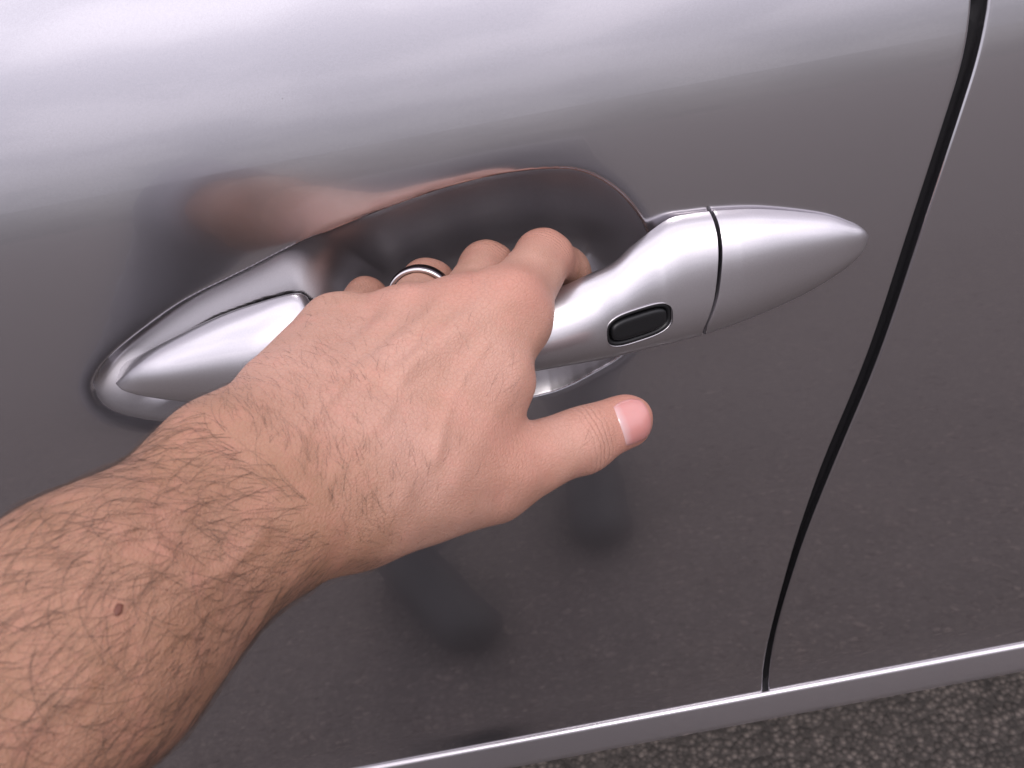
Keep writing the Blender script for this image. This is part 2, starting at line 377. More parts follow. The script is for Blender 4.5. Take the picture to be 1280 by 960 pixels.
# ------------------------------------------------------------------ door handle: strap with its two wide ends, and the fixed cap behind it
top_px = [(144, 479, -.004), (165, 460, -.009), (200, 437, -.012), (270, 400, -.013), (330, 378, -.014), (365, 369, -.014), (379, 371, -.014), (387, 381, -.015), (396, 392, -.017), (430, 396, -.019), (520, 391, -.021), (610, 383, -.021), (690, 366, -.020), (735, 347, -.018),
          (765, 332, -.014), (790, 308, -.009), (815, 288, -.005), (838, 273, -.003), (866, 267, -.0022), (905, 263, -.0022), (960, 262, -.0022), (1030, 269, -.0018), (1066, 280, -.0015), (1080, 287, -.001), (1086, 295, -.0005)]
bot_px = [(145, 480, -.004), (158, 488, -.009), (200, 493, -.011), (290, 497, -.013), (400, 496, -.019), (540, 484, -.027), (660, 461, -.025), (740, 445, -.020), (800, 430, -.012), (880, 408, -.005), (980, 370, -.002), (1040, 340, -.0015), (1068, 321, -.0012), (1080, 308, -.001), (1086, 296, -.0005)]
def at_flank(px, py, off):
    y = 0.0
    for _ in range(12): y = float(flank(at_y(px, py, y)[2] - Z0)) + off
    return at_y(px, py, y)
TP = np.array([at_flank(a, b, c) for a, b, c in catmull(top_px, 8)]); BP = np.array([at_flank(a, b, c) for a, b, c in catmull(bot_px, 8)])
def by_x(Pt):
    i = np.argsort(Pt[:, 0]); return lambda x, k: np.interp(x, Pt[i, 0], Pt[i, k])
tf, bf = by_x(TP), by_x(BP)
gx = np.array([at_y(a, b, -.012) for a, b in catmull([(903, 262), (906, 290), (905, 315), (900, 345), (893, 375), (879, 409)], 6)])
_gi = np.argsort(gx[:, 2]); gap_x = lambda z: np.interp(z, gx[_gi, 2], gx[_gi, 0])
HX0, HX1 = TP[:, 0].min() + .0004, TP[:, 0].max() - .0002
def handle_sec(x, th):
    """surface of the whole handle: th 0 (top edge) .. pi (bottom edge) on the face, pi..2pi on the back"""
    zt, zb, yt, yb = tf(x, 2), bf(x, 2), tf(x, 1), bf(x, 1)
    hh = np.maximum(zt - zb, .0004) / 2
    s = (x - HX0) / (HX1 - HX0)
    grip = sstep(.235, .29, s) * (1 - sstep(.63, .72, s))
    bul = np.minimum(.0135, hh * .62) + .002 * grip + np.minimum(.0035, hh * .2) * (1 - sstep(.20, .30, s))
    c, sn = np.cos(th), np.sin(th)
    n1 = 2.0 + .7 * sstep(.55, .8, s) + .35 * (1 - sstep(.2, .3, s))
    face = sn >= 0
    cc = np.sign(c) * np.abs(c) ** (2 / np.where(face, n1, 2.2)); sn2 = np.abs(sn) ** (2 / np.where(face, n1, 2.2))
    back = .009 * grip + .0035 * (1 - grip) + .010 * sstep(.40, .0, s) * (1 - grip)
    base = (yt + yb) / 2 + cc * (yt - yb) / 2
    y = np.where(face, base - bul * sn2, base + back * sn2)
    z = (zt + zb) / 2 + cc * hh
    return y, z
def handle_part(name, x0, x1, end0, end1, nx=150, nth=96, mat=M_HANDLE):
    q = np.linspace(0, 1, nx); q = .5 - .5 * np.cos(q * math.pi) if True else q
    th = np.arange(nth) * 2 * math.pi / nth
    Q, T = np.meshgrid(q, th, indexing='ij')
    Xb = x0 + Q * (x1 - x0)
    for it in range(3):
        y, z = handle_sec(Xb, T)
        l0 = gap_x(z) + .0010 if end0 else x0; l1 = gap_x(z) - .0006 if end1 else x1
        Xb = l0 + Q * (l1 - l0)
    y, z = handle_sec(Xb, T)
    Vh = np.stack([Xb, y, z], -1)
    # round the cut ends a little
    def ring_in(k, dx, sc_):
        r = Vh[k].copy(); cen = r.mean(0); r2 = cen + (r - cen) * sc_; r2[:, 0] = r[:, 0] + dx; return r2
    rows = [Vh[i] for i in range(nx)]
    if end1: rows[-1] = ring_in(-1, -.0008, 1.0); rows += [ring_in(-1, -.0002, .985), ring_in(-1, 0, .95), ring_in(-1, 0, .5)]
    if end0: rows[0] = ring_in(0, .0008, 1.0); rows = [ring_in(0, 0, .5), ring_in(0, 0, .95), ring_in(0, .0002, .985)] + rows
    n = len(rows); Vh = np.array(rows).reshape(-1, 3)
    f = grid_faces(n, nth, wrap=True, flip=False).tolist() + [list(range(nth))[::-1], [(n-1)*nth + i for i in range(nth)]]
    o = mesh_obj(name, Vh, f, mat, CAR)
    bm = bmesh.new(); bm.from_mesh(o.data); bmesh.ops.recalc_face_normals(bm, faces=bm.faces); bm.to_mesh(o.data); bm.free()
    return o
xg = float(gx[:, 0].mean())
HANDLE = handle_part('door_handle', HX0, xg, False, True, nx=220)
CAP = handle_part('lock_cover', xg, HX1, True, False, nx=90)

# touch button let into the handle: a cut-out, a black bezel and the raised pill
def face_y(x, z):
    best = None
    th = np.linspace(.02, math.pi - .02, 200); y, zz = handle_sec(np.full(200, x), th); i = np.argmin(abs(zz - z)); return y[i]
def on_handle(px, py):
    q = at_y(px, py, -.025)
    for _ in range(10): q = at_y(px, py, .5 * (q[1] + face_y(q[0], q[2])))
    return q
bc = on_handle(799.5, 406); e1 = on_handle(836, 394.5) - on_handle(763, 417.5)
p1 = np.array([bc[0], face_y(bc[0], bc[2] + .004), bc[2] + .004]); p2 = np.array([bc[0], face_y(bc[0], bc[2] - .004), bc[2] - .004])
p3 = np.array([bc[0] + .01, face_y(bc[0] + .01, bc[2]), bc[2]]); p4 = np.array([bc[0] - .01, face_y(bc[0] - .01, bc[2]), bc[2]])
bn = np.cross(p3 - p4, p1 - p2); bn /= np.linalg.norm(bn); bn = bn if bn[1] < 0 else -bn
e1 = e1 - bn * (e1 @ bn); e1 /= np.linalg.norm(e1); e2 = np.cross(bn, e1)
e2 = e2 if e2[2] > 0 else -e2
def pill(hl, hw, levels, name, mat, parent, ex=3.2):
    """superellipse outline swept through (inset, height) levels and closed on top"""
    th = np.arange(56) * 2 * math.pi / 56; rows = []
    for ins, hgt in levels:
        cxx = np.sign(np.cos(th)) * np.abs(np.cos(th)) ** (2 / ex) * (hl - ins); sxx = np.sign(np.sin(th)) * np.abs(np.sin(th)) ** (2 / ex) * (hw - ins)
        rows.append(bc + np.outer(cxx, e1) + np.outer(sxx, e2) + bn * hgt)
    n = len(rows); f = grid_faces(n, 56, wrap=True).tolist() + [list(range(56))[::-1], [(n-1)*56 + i for i in range(56)]]
    o = mesh_obj(name, np.array(rows).reshape(-1, 3), f, mat, parent)
    bm = bmesh.new(); bm.from_mesh(o.data); bmesh.ops.recalc_face_normals(bm, faces=bm.faces); bm.to_mesh(o.data); bm.free()
    return o
BL, BW = .0142, .0065
cut = pill(BL, BW, [(0, -.0045), (0, .006)], 'cutter', M_PLASTIC, None)
md = HANDLE.modifiers.new('cut', 'BOOLEAN'); md.operation = 'DIFFERENCE'; md.solver = 'EXACT'; md.object = cut
dg = bpy.context.evaluated_depsgraph_get(); me2 = bpy.data.meshes.new_from_object(HANDLE.evaluated_get(dg))
HANDLE.modifiers.clear(); HANDLE.data = me2; bpy.data.objects.remove(cut)
for o in (HANDLE, CAP): o.data.set_sharp_from_angle(angle=math.radians(50))
pill(BL - .0001, BW - .0001, [(0, -.0044), (0, -.0004), (.0004, 0), (.0011, -.0002), (.0017, -.0012), (.0021, -.0030)], 'button_bezel', M_PLASTIC, HANDLE)
pill(BL - .0022, BW - .0022, [(0, -.0040), (0, -.0004), (.0003, .0003), (.0010, .0006), (.0020, .0006)], 'touch_button', M_PLASTIC, HANDLE, ex=3.6)

_th = np.linspace(0, 2 * math.pi, 61)
_cx = np.sign(np.cos(_th)) * np.abs(np.cos(_th)) ** (2 / 3.2) * (BL + .00015); _sx = np.sign(np.sin(_th)) * np.abs(np.sin(_th)) ** (2 / 3.2) * (BW + .00015)
_tv, _tf = tube(bc + np.outer(_cx, e1) + np.outer(_sx, e2) - bn * .00005, .00030, 8, cap=False)
mesh_obj('button_surround', _tv, _tf, M_RIM, HANDLE)

# ------------------------------------------------------------------ person: the bare left forearm and hand reaching for the handle
def rcone(P, a, b, ra, rb):
    """distance to a tapered capsule"""
    e = b - a; t = np.clip((P - a) @ e / (e @ e), 0, 1)
    return np.linalg.norm(P - a - t[:, None] * e, axis=1) - (ra + (rb - ra) * t)
def smin(a, b, k):
    h = np.maximum(k - np.abs(a - b), 0) / k
    return np.minimum(a, b) - h * h * k * .25
g_ = dict(
 f1u=at(84, 748, .226), f1r=at(124, 838, .219), wu=at(292, 580, .270), wr=at(362, 640, .264),
 cu=at(345, 548, .282), cr=at(436, 614, .276),
 im=at(632, 396, .320), mm=at(572, 404, .322), rm=at(504, 413, .327), pm=at(424, 424, .333),
 ip=at(680, 321, .353), mp=at(608, 337, .361), rp=at(536, 356, .366), pp=at(457, 376, .370),
 tc=at(466, 616, .279), tm=at(616, 595, .302), ti=at(729, 548, .316), tt=at(783, 527, .322))
W0 = (g_['wu'] + g_['wr']) / 2; F1 = (g_['f1u'] + g_['f1r']) / 2
DIST = (W0 - F1) / np.linalg.norm(W0 - F1)                    # along the arm towards the hand
EL = W0 - DIST * .255 + np.array([0, 0, -.11])
for nm, dx, k in (('i', .0085, 1.0), ('m', .004, 1.08), ('r', 0, 1.0), ('p', -.002, .8)):
    p = g_[nm + 'p']
    g_[nm + 'd'] = p + np.array([dx, .004 * k, -.022 * k]); g_[nm + 't'] = g_[nm + 'd'] + np.array([dx * .1, -.006, -.018 * k])
g_['id'] = at(708, 338, .374); g_['it'] = g_['id'] + np.array([.001, -.008, -.018])
PRIMS = []       # tapered capsules a, b, radius a, radius b, blend
def add(a, b, ra, rb, k=.010): PRIMS.append((g_[a] if isinstance(a, str) else a, g_[b] if isinstance(b, str) else b, ra, rb, k))
lerp = lambda a, b, t: g_[a] * (1 - t) + g_[b] * t
side = g_['wr'] - g_['wu']; side /= np.linalg.norm(side)      # from little-finger side to thumb side
NB = np.cross(DIST, side); NB /= np.linalg.norm(NB); NB = NB if NB @ (CAM - W0) > 0 else -NB     # out of the back of the hand
add('wu', 'f1u', .0172, .0192, .02); add('wr', 'f1r', .0168, .0192, .022)
add(W0 - NB * .002, F1 - NB * .004, .0187, .0206, .010)
FM = W0 - DIST * .16
add(g_['f1u'], FM - side * .012, .0192, .0215, .02); add(g_['f1r'], FM + side * .012, .0192, .0215, .02); add(FM - side * .008, EL, .025, .030, .02)
add('wu', 'cu', .0172, .0160, .016); add('wr', 'cr', .0168, .0168, .016)
for nm, t, ra, rb in (('i', .95, .0160, .0130), ('m', .65, .0158, .0128), ('r', .33, .0155, .0124), ('p', .05, .0152, .0115)):
    add(lerp('cu', 'cr', t), g_[nm + 'm'], ra, rb, .013)
add(at(360, 500, .294), at(424, 414, .331), .0128, .0110, .014)      # edge of the hand on the little-finger side
add('tc', 'tm', .0184, .0145, .014)                           # ball of the thumb
add(at(532, 584, .290), at(617, 480, .306), .0170, .0136, .010)   # muscle of the first web
add('tm', 'ti', .0134, .0101, .004); add('ti', 'tt', .0100, .0091, .005)
for nm, t in (('i', .72), ('m', .55), ('r', .40), ('p', .22)):    # tendons and knuckle heads
    a = lerp('wu', 'wr', t); a = a * .55 + g_[nm + 'm'] * .45
    add(a + NB * .0132, g_[nm + 'm'] + NB * .0112, .0026, .0026, .006)
    kr = .0066 if nm == 'i' else .0078; add(g_[nm + 'm'] + NB * .0050, g_[nm + 'm'] + NB * .0050 + DIST * .001, kr, kr, .007)
add(g_['wu'] - DIST * .008 + NB * .009, g_['wu'] - DIST * .013 + NB * .009, .0102, .010, .010)     # wrist bone on the little-finger side
FING = []
for nm, r0, r1, r2, r3 in (('i',   .0138, .0101, .0084, .0074), ('m', .0122, .0104, .0091, .0076), ('r', .0110, .0099, .0086, .0072), ('p', .0092, .0086, .0076, .0064)):
    FING.append([(g_[nm+'m'], g_[nm+'p'], r0, r1), (g_[nm+'p'], g_[nm+'d'], r1 * .93, r2), (g_[nm+'d'], g_[nm+'t'], r2, r3)])
VEINS = []
def arm_sdf(P):
    d = np.full(len(P), 1.0)
    for a, b, ra, rb, k in PRIMS: d = smin(d, rcone(P, a, b, ra, rb), k)
    f = np.full(len(P), 1.0)
    for fg in FING:
        q = np.full(len(P), 1.0)
        for a, b, ra, rb in fg: q = smin(q, rcone(P, a, b, ra, rb), .004)
        f = smin(f, q, .0014)
    d = smin(d, f, .011)
    if VEINS:
        near = np.abs(d) < .006; Q = P[near]
        if len(Q):
            v = np.full(len(Q), 1.0)
            for a, b, ra, rb in VEINS: v = np.minimum(v, rcone(Q, a, b, ra, rb))
            d[near] = smin(d[near], v, .0016)
    # slight unevenness of flesh
    d = d + .00028 * np.sin(P[:, 0] * 310 + 1.3 * np.sin(P[:, 2] * 190)) * np.sin(P[:, 2] * 270 + P[:, 1] * 140) + .0003 * np.sin(P[:, 0] * 120 + P[:, 2] * 160 + P[:, 1] * 90)
    return d
def grad(fn, P, e=4e-4):
    G = np.stack([fn(P + np.eye(3)[i] * e) - fn(P - np.eye(3)[i] * e) for i in range(3)], 1)
    return G / np.linalg.norm(G, axis=1)[:, None]

def mesh_sdf(fn, lo, hi, h, blk=8):
    """surface of fn == 0 as a quad mesh"""
    lo = np.array(lo); nb = np.ceil((np.array(hi) - lo) / (h * blk)).astype(int); cs = h * blk
    I = np.stack(np.meshgrid(*[np.arange(n) for n in nb], indexing='ij'), -1).reshape(-1, 3)
    dc = fn(lo + (I + .5) * cs)
    dense = np.repeat(np.repeat(np.repeat(np.sign(dc).reshape(nb).astype(np.float32) * cs, blk, 0), blk, 1), blk, 2)
    act = I[np.abs(dc) < cs * 1.1]
    off = np.stack(np.meshgrid(*[np.arange(blk)] * 3, indexing='ij'), -1).reshape(-1, 3)
    for c in range(0, len(act), 500):
        ids = (act[c:c+500, None] * blk + off[None]).reshape(-1, 3)
        dense[ids[:, 0], ids[:, 1], ids[:, 2]] = fn(lo + ids * h)
    s = dense < 0
    cnt = np.zeros(tuple(np.array(dense.shape) - 1), np.int8)
    sl_ = lambda o: tuple(slice(o_, o_ - 1 if o_ == 0 else None) for o_ in o)
    for o in np.ndindex(2, 2, 2): cnt += s[sl_(o)]
    cells = np.argwhere((cnt > 0) & (cnt < 8))
    vid = np.full(cnt.shape, -1, np.int32); vid[tuple(cells.T)] = np.arange(len(cells))
    corners = np.array(list(np.ndindex(2, 2, 2)))
    val = np.stack([dense[tuple((cells + o).T)] for o in corners], 1)
    acc = np.zeros((len(cells), 3)); n = np.zeros(len(cells))
    for i in range(8):
        for j in range(i + 1, 8):
            if np.abs(corners[i] - corners[j]).sum() != 1: continue
            m_ = (val[:, i] < 0) != (val[:, j] < 0); t = val[m_, i] / (val[m_, i] - val[m_, j])
            acc[m_] += corners[i] + t[:, None] * (corners[j] - corners[i]); n[m_] += 1
    Vv = lo + (cells + acc / n[:, None]) * h
    faces = []
    for ax in range(3):
        a2, a3 = (ax + 1) % 3, (ax + 2) % 3
        s0 = [slice(None)] * 3; s1 = [slice(None)] * 3; s0[ax] = slice(0, -1); s1[ax] = slice(1, None)
        e = np.argwhere(s[tuple(s0)] != s[tuple(s1)])
        e = e[(e[:, a2] > 0) & (e[:, a3] > 0) & (e[:, a2] < cnt.shape[a2]) & (e[:, a3] < cnt.shape[a3])]
        d2 = np.zeros(3, int); d2[a2] = 1; d3 = np.zeros(3, int); d3[a3] = 1
        q = np.stack([vid[tuple((e - d2 - d3).T)], vid[tuple((e - d3).T)], vid[tuple(e.T)], vid[tuple((e - d2).T)]], 1)
        fl = ~s[tuple(e.T)]; q[fl] = q[fl][:, ::-1]; faces.append(q)
    return Vv, np.concatenate(faces)
def hit(px, py, t0=.15):
    """points of the arm's surface along sight lines"""
    d = np.stack([ray(a, b) for a, b in zip(px, py)]); d = d / np.linalg.norm(d, axis=1)[:, None]
    t = np.full(len(d), t0)
    for _ in range(60): t = t + arm_sdf(CAM + d * t[:, None]) * .8
    return CAM + d * t[:, None]
_veins = []
for line, r in (([(405, 612), (446, 560), (480, 520), (505, 470), (528, 436)], .0015), ([(545, 575), (556, 520), (580, 470), (606, 432)], .0013), ([(492, 500), (535, 478), (556, 455)], .0011),
                ([(375, 560), (398, 515), (436, 470), (462, 446)], .0013), ([(40, 722), (110, 700), (180, 652), (240, 632), (310, 590)], .0018), ([(90, 880), (160, 800), (250, 742), (330, 668)], .0017), ([(180, 652), (216, 700), (262, 735)], .0013)):
    c_ = catmull(line, 2); h_ = hit(c_[:, 0], c_[:, 1]); h_ = h_ - grad(arm_sdf, h_) * r * .9
    _veins += [(h_[i], h_[i + 1], r, r) for i in range(len(h_) - 1)]
VEINS += _veins
allp = np.array([p for pr in PRIMS for p in pr[:2]] + [p for f in FING for q in f for p in q[:2]])
PV, PF = mesh_sdf(arm_sdf, allp.min(0) - .045, allp.max(0) + .045, .0011)
SH = EL + np.array([-.12, -.22, -.17])                        # towards the shoulder, out of the picture
n_arm = len(PV)

# --- skin
m = NT('skin'); v = m.tc.outputs['Object']
red = m.attr('redness').outputs['Fac']; ct = m.attr('crease_pos').outputs['Fac']; cm = m.attr('crease_mask').outputs['Fac']; tan_shade = m.attr('tan').outputs['Fac']
b1 = m.noise(38, 5, .6); b2 = m.noise(160, 4, .6)
c = m.mix(m.rng(b1, .35, .68), (.335, .184, .133, 1), (.395, .226, .176, 1))
c = m.mix(m.rng(b2, .35, .75, 0, .30), c, (.39, .225, .18, 1))
c = m.mix(m.math('MULTIPLY', tan_shade, .85), c, m.mix(m.rng(b1, .35, .68), (.220, .110, .062, 1), (.265, .136, .085, 1)))  # forearm colour: some tan, plus the dimmer light there painted in
c = m.mix(m.math('MULTIPLY', red, m.rng(b1, .2, .7, .6, 1.0)), c, (.40, .145, .110, 1))
vo = m.n('ShaderNodeTexVoronoi', {'Vector': v, 'Scale': 980.0}, feature='DISTANCE_TO_EDGE')
wv = m.n('ShaderNodeMapping', {'Vector': v, 'Scale': (1.0, 1.0, 2.6), 'Rotation': (.5, .7, .3)})
vo2 = m.n('ShaderNodeTexVoronoi', {'Vector': wv.outputs[0], 'Scale': 560.0}, feature='DISTANCE_TO_EDGE')
ph = m.math('ADD', m.math('MULTIPLY', ct, 1.7), m.math('MULTIPLY', m.noise(170, 3, .6), 6.0))
ridg = m.math('POWER', m.math('ABSOLUTE', m.math('SINE', ph)), .35)
h = m.math('ADD', m.math('MULTIPLY', m.rng(vo.outputs['Distance'], 0, .35), .30), m.math('MULTIPLY', m.rng(vo2.outputs['Distance'], 0, .18), .28))
h = m.math('ADD', h, m.math('MULTIPLY', m.noise(500, 4, .6), .45))
h = m.math('ADD', h, m.math('MULTIPLY', m.math('MULTIPLY', ridg, cm), 1.5))
c = m.mix(m.rng(vo2.outputs['Distance'], .0, .10, .30, 0), c, (.25, .10, .07, 1)); c = m.mix(m.rng(m.noise(85, 6, .7), .5, .75, 0, .35), c, (.44, .19, .15, 1))
c = m.mix(m.math('MULTIPLY', m.math('MULTIPLY', m.rng(ridg, 0.0, .55, 1, 0), cm), .55), c, (.25, .105, .075, 1))
m.p(Base_Color=c, Roughness=m.rng(b2, .3, .7, .42, .58), IOR=1.4, Specular_IOR_Level=.45, Subsurface_Weight=.13, Subsurface_Scale=.0022,
    Subsurface_Radius=(1.0, .38, .2), Normal=m.bump(h, .6, .00042))
M_SKIN = m.m
PERSON = mesh_obj('person', PV, PF, M_SKIN)
tag(PERSON, 'bare hairy left forearm and hand gripping the silver car door handle', 'person')
def gauss(P, c, s): return np.exp(-((P - c) ** 2).sum(1) / (2 * s * s))
A = np.zeros(n_arm); CM = np.zeros(n_arm); CT = np.zeros(n_arm)
for k, s, wgt in (('im', .009, .55), ('mm', .008, .6), ('rm', .008, .35), ('ip', .010, .55), ('mp', .008, .5), ('rp', .008, .4), ('pp', .008, .4), ('tt', .010, .9), ('ti', .010, .35), ('tm', .014, .35)):
    A = np.maximum(A, wgt * gauss(PV, g_[k] + (NB * .011 if k[1] == 'm' else 0), s))
def crease(a, b, s, amp, shift=0.0):
    """wrinkles across the joint at b of the bone from a to b"""
    global CM, CT
    ax = g_[b] - g_[a]; ax /= np.linalg.norm(ax); t = (PV - g_[b]) @ ax - shift
    rr = np.linalg.norm(PV - g_[b] - ((PV - g_[b]) @ ax)[:, None] * ax, axis=1)
    mk = amp * np.exp(-(t / s) ** 2) * (rr < .024)
    up_ = mk > CM; CT = np.where(up_, t * 1000, CT); CM = np.where(up_, mk, CM)
crease('tm', 'ti', .0048, 1.2, .001); crease('im', 'ip', .006, .9); crease('mm', 'mp', .004, .55); crease('tc', 'tm', .012, .28); crease('cr', 'im', .006, .22); crease('cu', 'mm', .006, .25)
TAN_SHADE = 1 - sstep(-.012, .030, (PV - W0) @ DIST)  # full on the forearm, fading at the wrist; tan with painted shade
for nm_, arr in (('redness', A), ('crease_mask', CM), ('crease_pos', CT), ('tan', TAN_SHADE)):
    full = np.zeros(len(PERSON.data.vertices), np.float32); full[:n_arm] = arr
    PERSON.data.attributes.new(nm_, 'FLOAT', 'POINT').data.foreach_set('value', full)

# --- thumb nail
_keep = VEINS[:]; VEINS.clear()
ns, nt2 = 26, 21
qs = np.linspace(-1, 1, ns); qt = np.linspace(-1, 1, nt2)
QS, QT = np.meshgrid(qs, qt, indexing='ij')
ex = QS * np.sqrt(np.clip(1 - .30 * QT ** 2, 0, 1)); et = QT * np.sqrt(np.clip(1 - .34 * QS ** 2, 0, 1))
na = g_['tt'] - g_['ti']; nL = np.linalg.norm(na); na /= nL
nn = CAM - g_['tt']; nn -= na * (nn @ na); nn /= np.linalg.norm(nn); nb_ = np.cross(na, nn); nb_ = nb_ if nb_ @ UP < 0 else -nb_      # nb_ points to the lower side
phi = math.radians(7) + et.ravel() * math.radians(58); sl_n = nL * (1.00 + .43 * ex.ravel())
H0 = g_['ti'] + na * sl_n[:, None] + (nn * np.cos(phi)[:, None] + nb_ * np.sin(phi)[:, None]) * .0112
for _ in range(14): H0 = H0 - grad(arm_sdf, H0) * arm_sdf(H0)[:, None]
G0 = grad(arm_sdf, H0)
edge = np.maximum(np.abs(QS), np.abs(QT)).ravel()
hgt = np.where(edge > .98, -.0004, .00006 + .00030 * (1 - edge ** 4)) + .0003 * np.clip(QS.ravel() - .5, 0, 1)
m = NT('finger_nail'); sx = m.attr('along').outputs['Fac']; wob = m.noise(300, 2)
ac = m.attr('across').outputs['Fac']; cc = m.mix(m.rng(sx, -.92, -.55), (.44, .28, .275, 1), (.41, .175, .16, 1)); cc = m.mix(m.rng(sx, .84, .97), cc, (.50, .34, .29, 1))
cc = m.mix(m.rng(m.math('ABSOLUTE', ac), .55, 1.0, 0, .6), cc, (.36, .125, .11, 1))
m.p(Base_Color=cc, Roughness=.28, Subsurface_Weight=.15, Subsurface_Scale=.002, Coat_Weight=.5, Coat_Roughness=.15, Normal=m.bump(wob, .1, .0002))
VEINS += _keep
NAIL = mesh_obj('thumb_nail', H0 + G0 * hgt[:, None], grid_faces(ns, nt2), m.m, PERSON)
NAIL.data.attributes.new('along', 'FLOAT', 'POINT').data.foreach_set('value', QS.ravel().astype(np.float32)); NAIL.data.attributes.new('across', 'FLOAT', 'POINT').data.foreach_set('value', QT.ravel().astype(np.float32))

# --- mole on the forearm
Hm = hit([148.0], [762.0])[0]; Gm = grad(arm_sdf, Hm[None])[0]
ta = np.cross(Gm, [0, 0, 1.]); ta /= np.linalg.norm(ta); tb = np.cross(Gm, ta)
mv = []; rsx = np.random.RandomState(3)
for i, (r, hh) in enumerate([(.00125, -.0002), (.0011, .00012), (.0008, .00026), (.0004, .0003)]):
    for k in range(14):
        th = k * 2 * math.pi / 14; rr = r * (1 + .18 * math.sin(2 * th + .6) + .08 * math.sin(5 * th)); mv.append(Hm + ta * math.cos(th) * rr * 1.15 + tb * math.sin(th) * rr * .9 + Gm * hh)
m = NT('mole'); m.p(Base_Color=(.10, .026, .012, 1), Roughness=.5); mesh_obj('mole', np.array(mv), grid_faces(4, 14, wrap=True).tolist() + [[42 + i for i in range(14)]], m.m, PERSON)

# --- hair on forearm and back of the hand
def build_hair():
    r = np.random.RandomState(11)
    vis = PV; Nn = None
    G = grad(arm_sdf, PV); toC = CAM - PV; toC /= np.linalg.norm(toC, axis=1)[:, None]
    q = PV - CAM; dep = q @ FW; PX = 640 + F_PX * (q @ RT) / dep; PY = 480 - F_PX * (q @ UP) / dep
    facing = (G * toC).sum(1)
    ok = (facing > -.25) & (dep > .12)
    s_arm = (PV - W0) @ DIST                               # <0 forearm, >0 hand
    lat = (PV - W0) @ side
    den = np.where(s_arm < -.01, 1.0, 0)
    den = np.maximum(den, .95 * np.exp(-((s_arm - .0) / .018) ** 2))
    den = np.maximum(den, .42 * np.exp(-((s_arm - .03) / .03) ** 2) * np.exp(-((lat + .006) / .026) ** 2))
    den = np.maximum(den, .12 * sstep(.02, .05, s_arm) * (1 - sstep(.06, .085, s_arm)))
    den = den * sstep(-.3, .1, facing); den = np.where(s_arm < -.16, 0, den)
    den = np.where((lat > .035) & (s_arm > .01), den * .15, den)
    clump = .8 + .2 * np.sin(PV[:, 0] * 260 + 3 * np.sin(PV[:, 2] * 170)) * np.sin(PV[:, 2] * 310 + PV[:, 1] * 200)
    den = np.where(ok, den * clump, 0); pr = den / den.sum()
    n = 4600; idx = r.choice(len(PV), n, p=pr)
    P = PV[idx] + r.uniform(-.0008, .0008, (n, 3)); s = s_arm[idx]
    # growth direction: across and along, with swirls
    fld = .9 * np.sin(P[:, 0] * 45 + P[:, 2] * 38 + 1.0) + .5 * np.sin(P[:, 2] * 95 - P[:, 1] * 60)
    ang = np.where(s < -.005, math.radians(235), math.radians(300)) + fld * .55 + r.randn(n) * .24
    # angle 0 = towards the fingers, 90 = towards the thumb side, 270 = little-finger side
    D0 = DIST[None] * np.cos(ang)[:, None] + side[None] * np.sin(ang)[:, None]
    L = np.where(s < -.005, r.uniform(.010, .026, n), r.uniform(.004, .0095, n)) * (.75 + .5 * r.rand(n) ** 2)
    curl = r.randn(n) * 28 + np.sign(r.randn(n) + .5) * 45
    seg = 8; pts = np.empty((n, seg + 1, 3)); cur = P.copy(); d = D0
    lift = r.uniform(.0002, .0016, n)
    for k in range(seg + 1):
        g = grad(arm_sdf, cur); f = arm_sdf(cur)
        want = -.0003 + lift * np.sin(min(k / seg, .8) * math.pi * .62)
        cur = cur + g * (want - f)[:, None]; pts[:, k] = cur
        d = d - g * (d * g).sum(1)[:, None]; d /= np.linalg.norm(d, axis=1)[:, None]
        a = (curl * L / seg)[:, None] + r.randn(n, 1) * .07
        d = d * np.cos(a) + np.cross(g, d) * np.sin(a)
        cur = cur + d * (L / seg)[:, None]
    T = np.gradient(pts, axis=1); T /= np.linalg.norm(T, axis=2)[..., None] + 1e-9
    A_ = np.cross(T, np.array([.3, .5, .8])); A_ /= np.linalg.norm(A_, axis=2)[..., None]; B_ = np.cross(T, A_)
    w0 = np.where(s < -.005, .000023 + .000032 * r.rand(n) ** 2, r.uniform(.000020, .000036, n))
    rad = w0[:, None] * np.array([1, 1, 1, .95, .9, .8, .65, .45, .15])[None]
    th = np.arange(3) * 2 * math.pi / 3
    VV = pts[:, :, None] + rad[..., None, None] * (A_[:, :, None] * np.cos(th)[None, None, :, None] + B_[:, :, None] * np.sin(th)[None, None, :, None])
    f1 = grid_faces(seg + 1, 3, wrap=True); FF = (f1[None] + (np.arange(n) * (seg + 1) * 3)[:, None, None]).reshape(-1, 4)
    m = NT('arm_hair'); m.p(Base_Color=(.066, .038, .028, 1), Roughness=.5, Alpha=1.0)
    o = mesh_obj('arm_hair', VV.reshape(-1, 3), FF, m.m, PERSON)
    tag(o, kind='stuff')
build_hair()

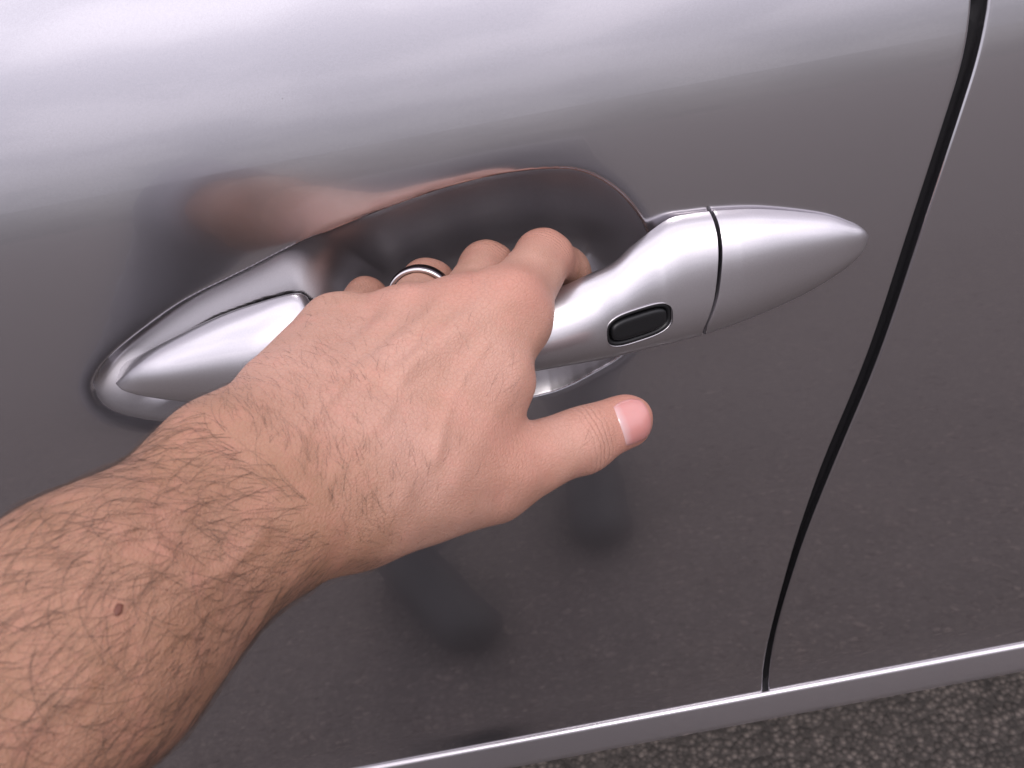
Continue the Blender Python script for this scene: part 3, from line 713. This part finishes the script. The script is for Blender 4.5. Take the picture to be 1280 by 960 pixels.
# --- dark sleeve, pushed up the forearm just outside the picture
m = NT('dark_cloth'); m.p(Base_Color=(.22, .215, .235, 1), Roughness=.9, Normal=m.bump(m.noise(60, 4), .3, .01)); M_CLOTH = m.m
add('f1u', 'f1r', .02, .02, .01); PRIMS.pop()
CUFF = W0 - DIST * .106
def sleeve_sdf(P):
    d = np.minimum(smin(rcone(P, CUFF + DIST * .02, FM, .0345, .0375), rcone(P, FM, EL, .0375, .0405), .01), rcone(P, EL, SH, .0405, .056))
    d = smin(d, rcone(P, EL, SH, .040, .056), .02) + .0016 * np.sin(P[:, 0] * 130 + P[:, 1] * 90) * np.sin(P[:, 2] * 110)
    return np.maximum(d, np.maximum((P - CUFF) @ DIST, -1))
sp = np.array([CUFF, EL, SH, FM])
SVt, SFt = mesh_sdf(sleeve_sdf, sp.min(0) - .08, sp.max(0) + .08, .004); mesh_obj('sleeve', SVt, SFt, M_CLOTH, PERSON)

# --- trousers and shoes of the photographer, seen only as dark reflections in the door
m = NT('dark_denim'); m.p(Base_Color=(.20, .19, .195, 1), Roughness=.9, Normal=m.bump(m.noise(60, 4), .3, .01)); M_DENIM = m.m
BODY = [(np.array([-.17, -.70, .09]), np.array([-.13, -.70, .46]), .048, .062), (np.array([-.13, -.70, .46]), np.array([-.08, -.92, .82]), .064, .092),
        (np.array([.10, -.90, .09]), np.array([.09, -.86, .46]), .048, .062), (np.array([.09, -.86, .46]), np.array([.06, -.95, .82]), .064, .092), (np.array([-.06, -.94, .84]), np.array([.05, -.95, .84]), .10, .10)]
def trouser_sdf(P):
    d = np.full(len(P), 1.0)
    for a, b, ra, rb in BODY: d = smin(d, rcone(P, a, b, ra, rb), .03)
    return np.maximum(d, np.maximum(.045 - P[:, 2], P[:, 2] - .87))
SVt, SFt = mesh_sdf(trouser_sdf, (-.35, -1.12, .0), (.25, -.55, .92), .010); mesh_obj('trousers', SVt, SFt, M_DENIM, PERSON)
m = NT('black_leather'); m.p(Base_Color=(.014, .013, .014, 1), Roughness=.6, Normal=m.bump(m.noise(300, 3), .2, .001)); M_SHOE = m.m
def shoe(toe, heel):
    toe, heel = np.array([*toe, .034]), np.array([*heel, .036]); ax = (toe - heel) / np.linalg.norm(toe - heel)
    def f(P):
        d = smin(rcone(P, heel + ax * .035, toe - ax * .045, .036, .046), rcone(P, heel + ax * .05 + np.array([0, 0, .045]), heel + ax * .13 + np.array([0, 0, .02]), .042, .038), .03)
        return np.maximum(d, .004 - P[:, 2])
    q = np.array([toe, heel]); v_, f_ = mesh_sdf(f, q.min(0) - .08, q.max(0) + .12, .006); mesh_obj('shoe', v_, f_, M_SHOE, PERSON)
shoe((-.095, -.44), (-.21, -.70)); shoe((.085, -.63), (.10, -.91))

# ------------------------------------------------------------------ ring
a, b = g_['rm'], g_['rp']; ax = (b - a) / np.linalg.norm(b - a)
rc = a + ax * (np.linalg.norm(b - a) * .66)
RINGT = empty('wedding_ring', rc)
tag(RINGT, 'dark finger ring with a bright silver edge on the ring finger', 'ring')
ta = np.cross(ax, [0, 0, 1.]); ta /= np.linalg.norm(ta); tb = np.cross(ax, ta)
def lathe(profile, name, mat):
    th = np.arange(64) * 2 * math.pi / 64; rows = []
    for s, r in profile: rows.append(rc + ax * s + (np.outer(np.cos(th), ta) + np.outer(np.sin(th), tb)) * r)
    V = np.array(rows).reshape(-1, 3)
    return mesh_obj(name, V, np.vstack([grid_faces(len(profile), 64, wrap=True), (np.stack([np.arange(64) + (len(profile)-1)*64, (np.arange(64)+1) % 64 + (len(profile)-1)*64, (np.arange(64)+1) % 64, np.arange(64)], 1))]), mat, RINGT)
r_ = .0112
lathe([(-.0006, r_ - .0003), (-.0006, r_ + .0010), (.0002, r_ + .0013), (.0015, r_ + .0015), (.0030, r_ + .0013), (.0036, r_ + .0009), (.0036, r_ - .0003)], 'band', M_RINGD)
lathe([(-.0013, r_ - .0003), (-.0014, r_ + .0006), (-.0012, r_ + .0010), (-.0009, r_ + .0012), (-.0007, r_ + .0011), (-.0007, r_ - .0003)], 'bright_edge', M_RING)
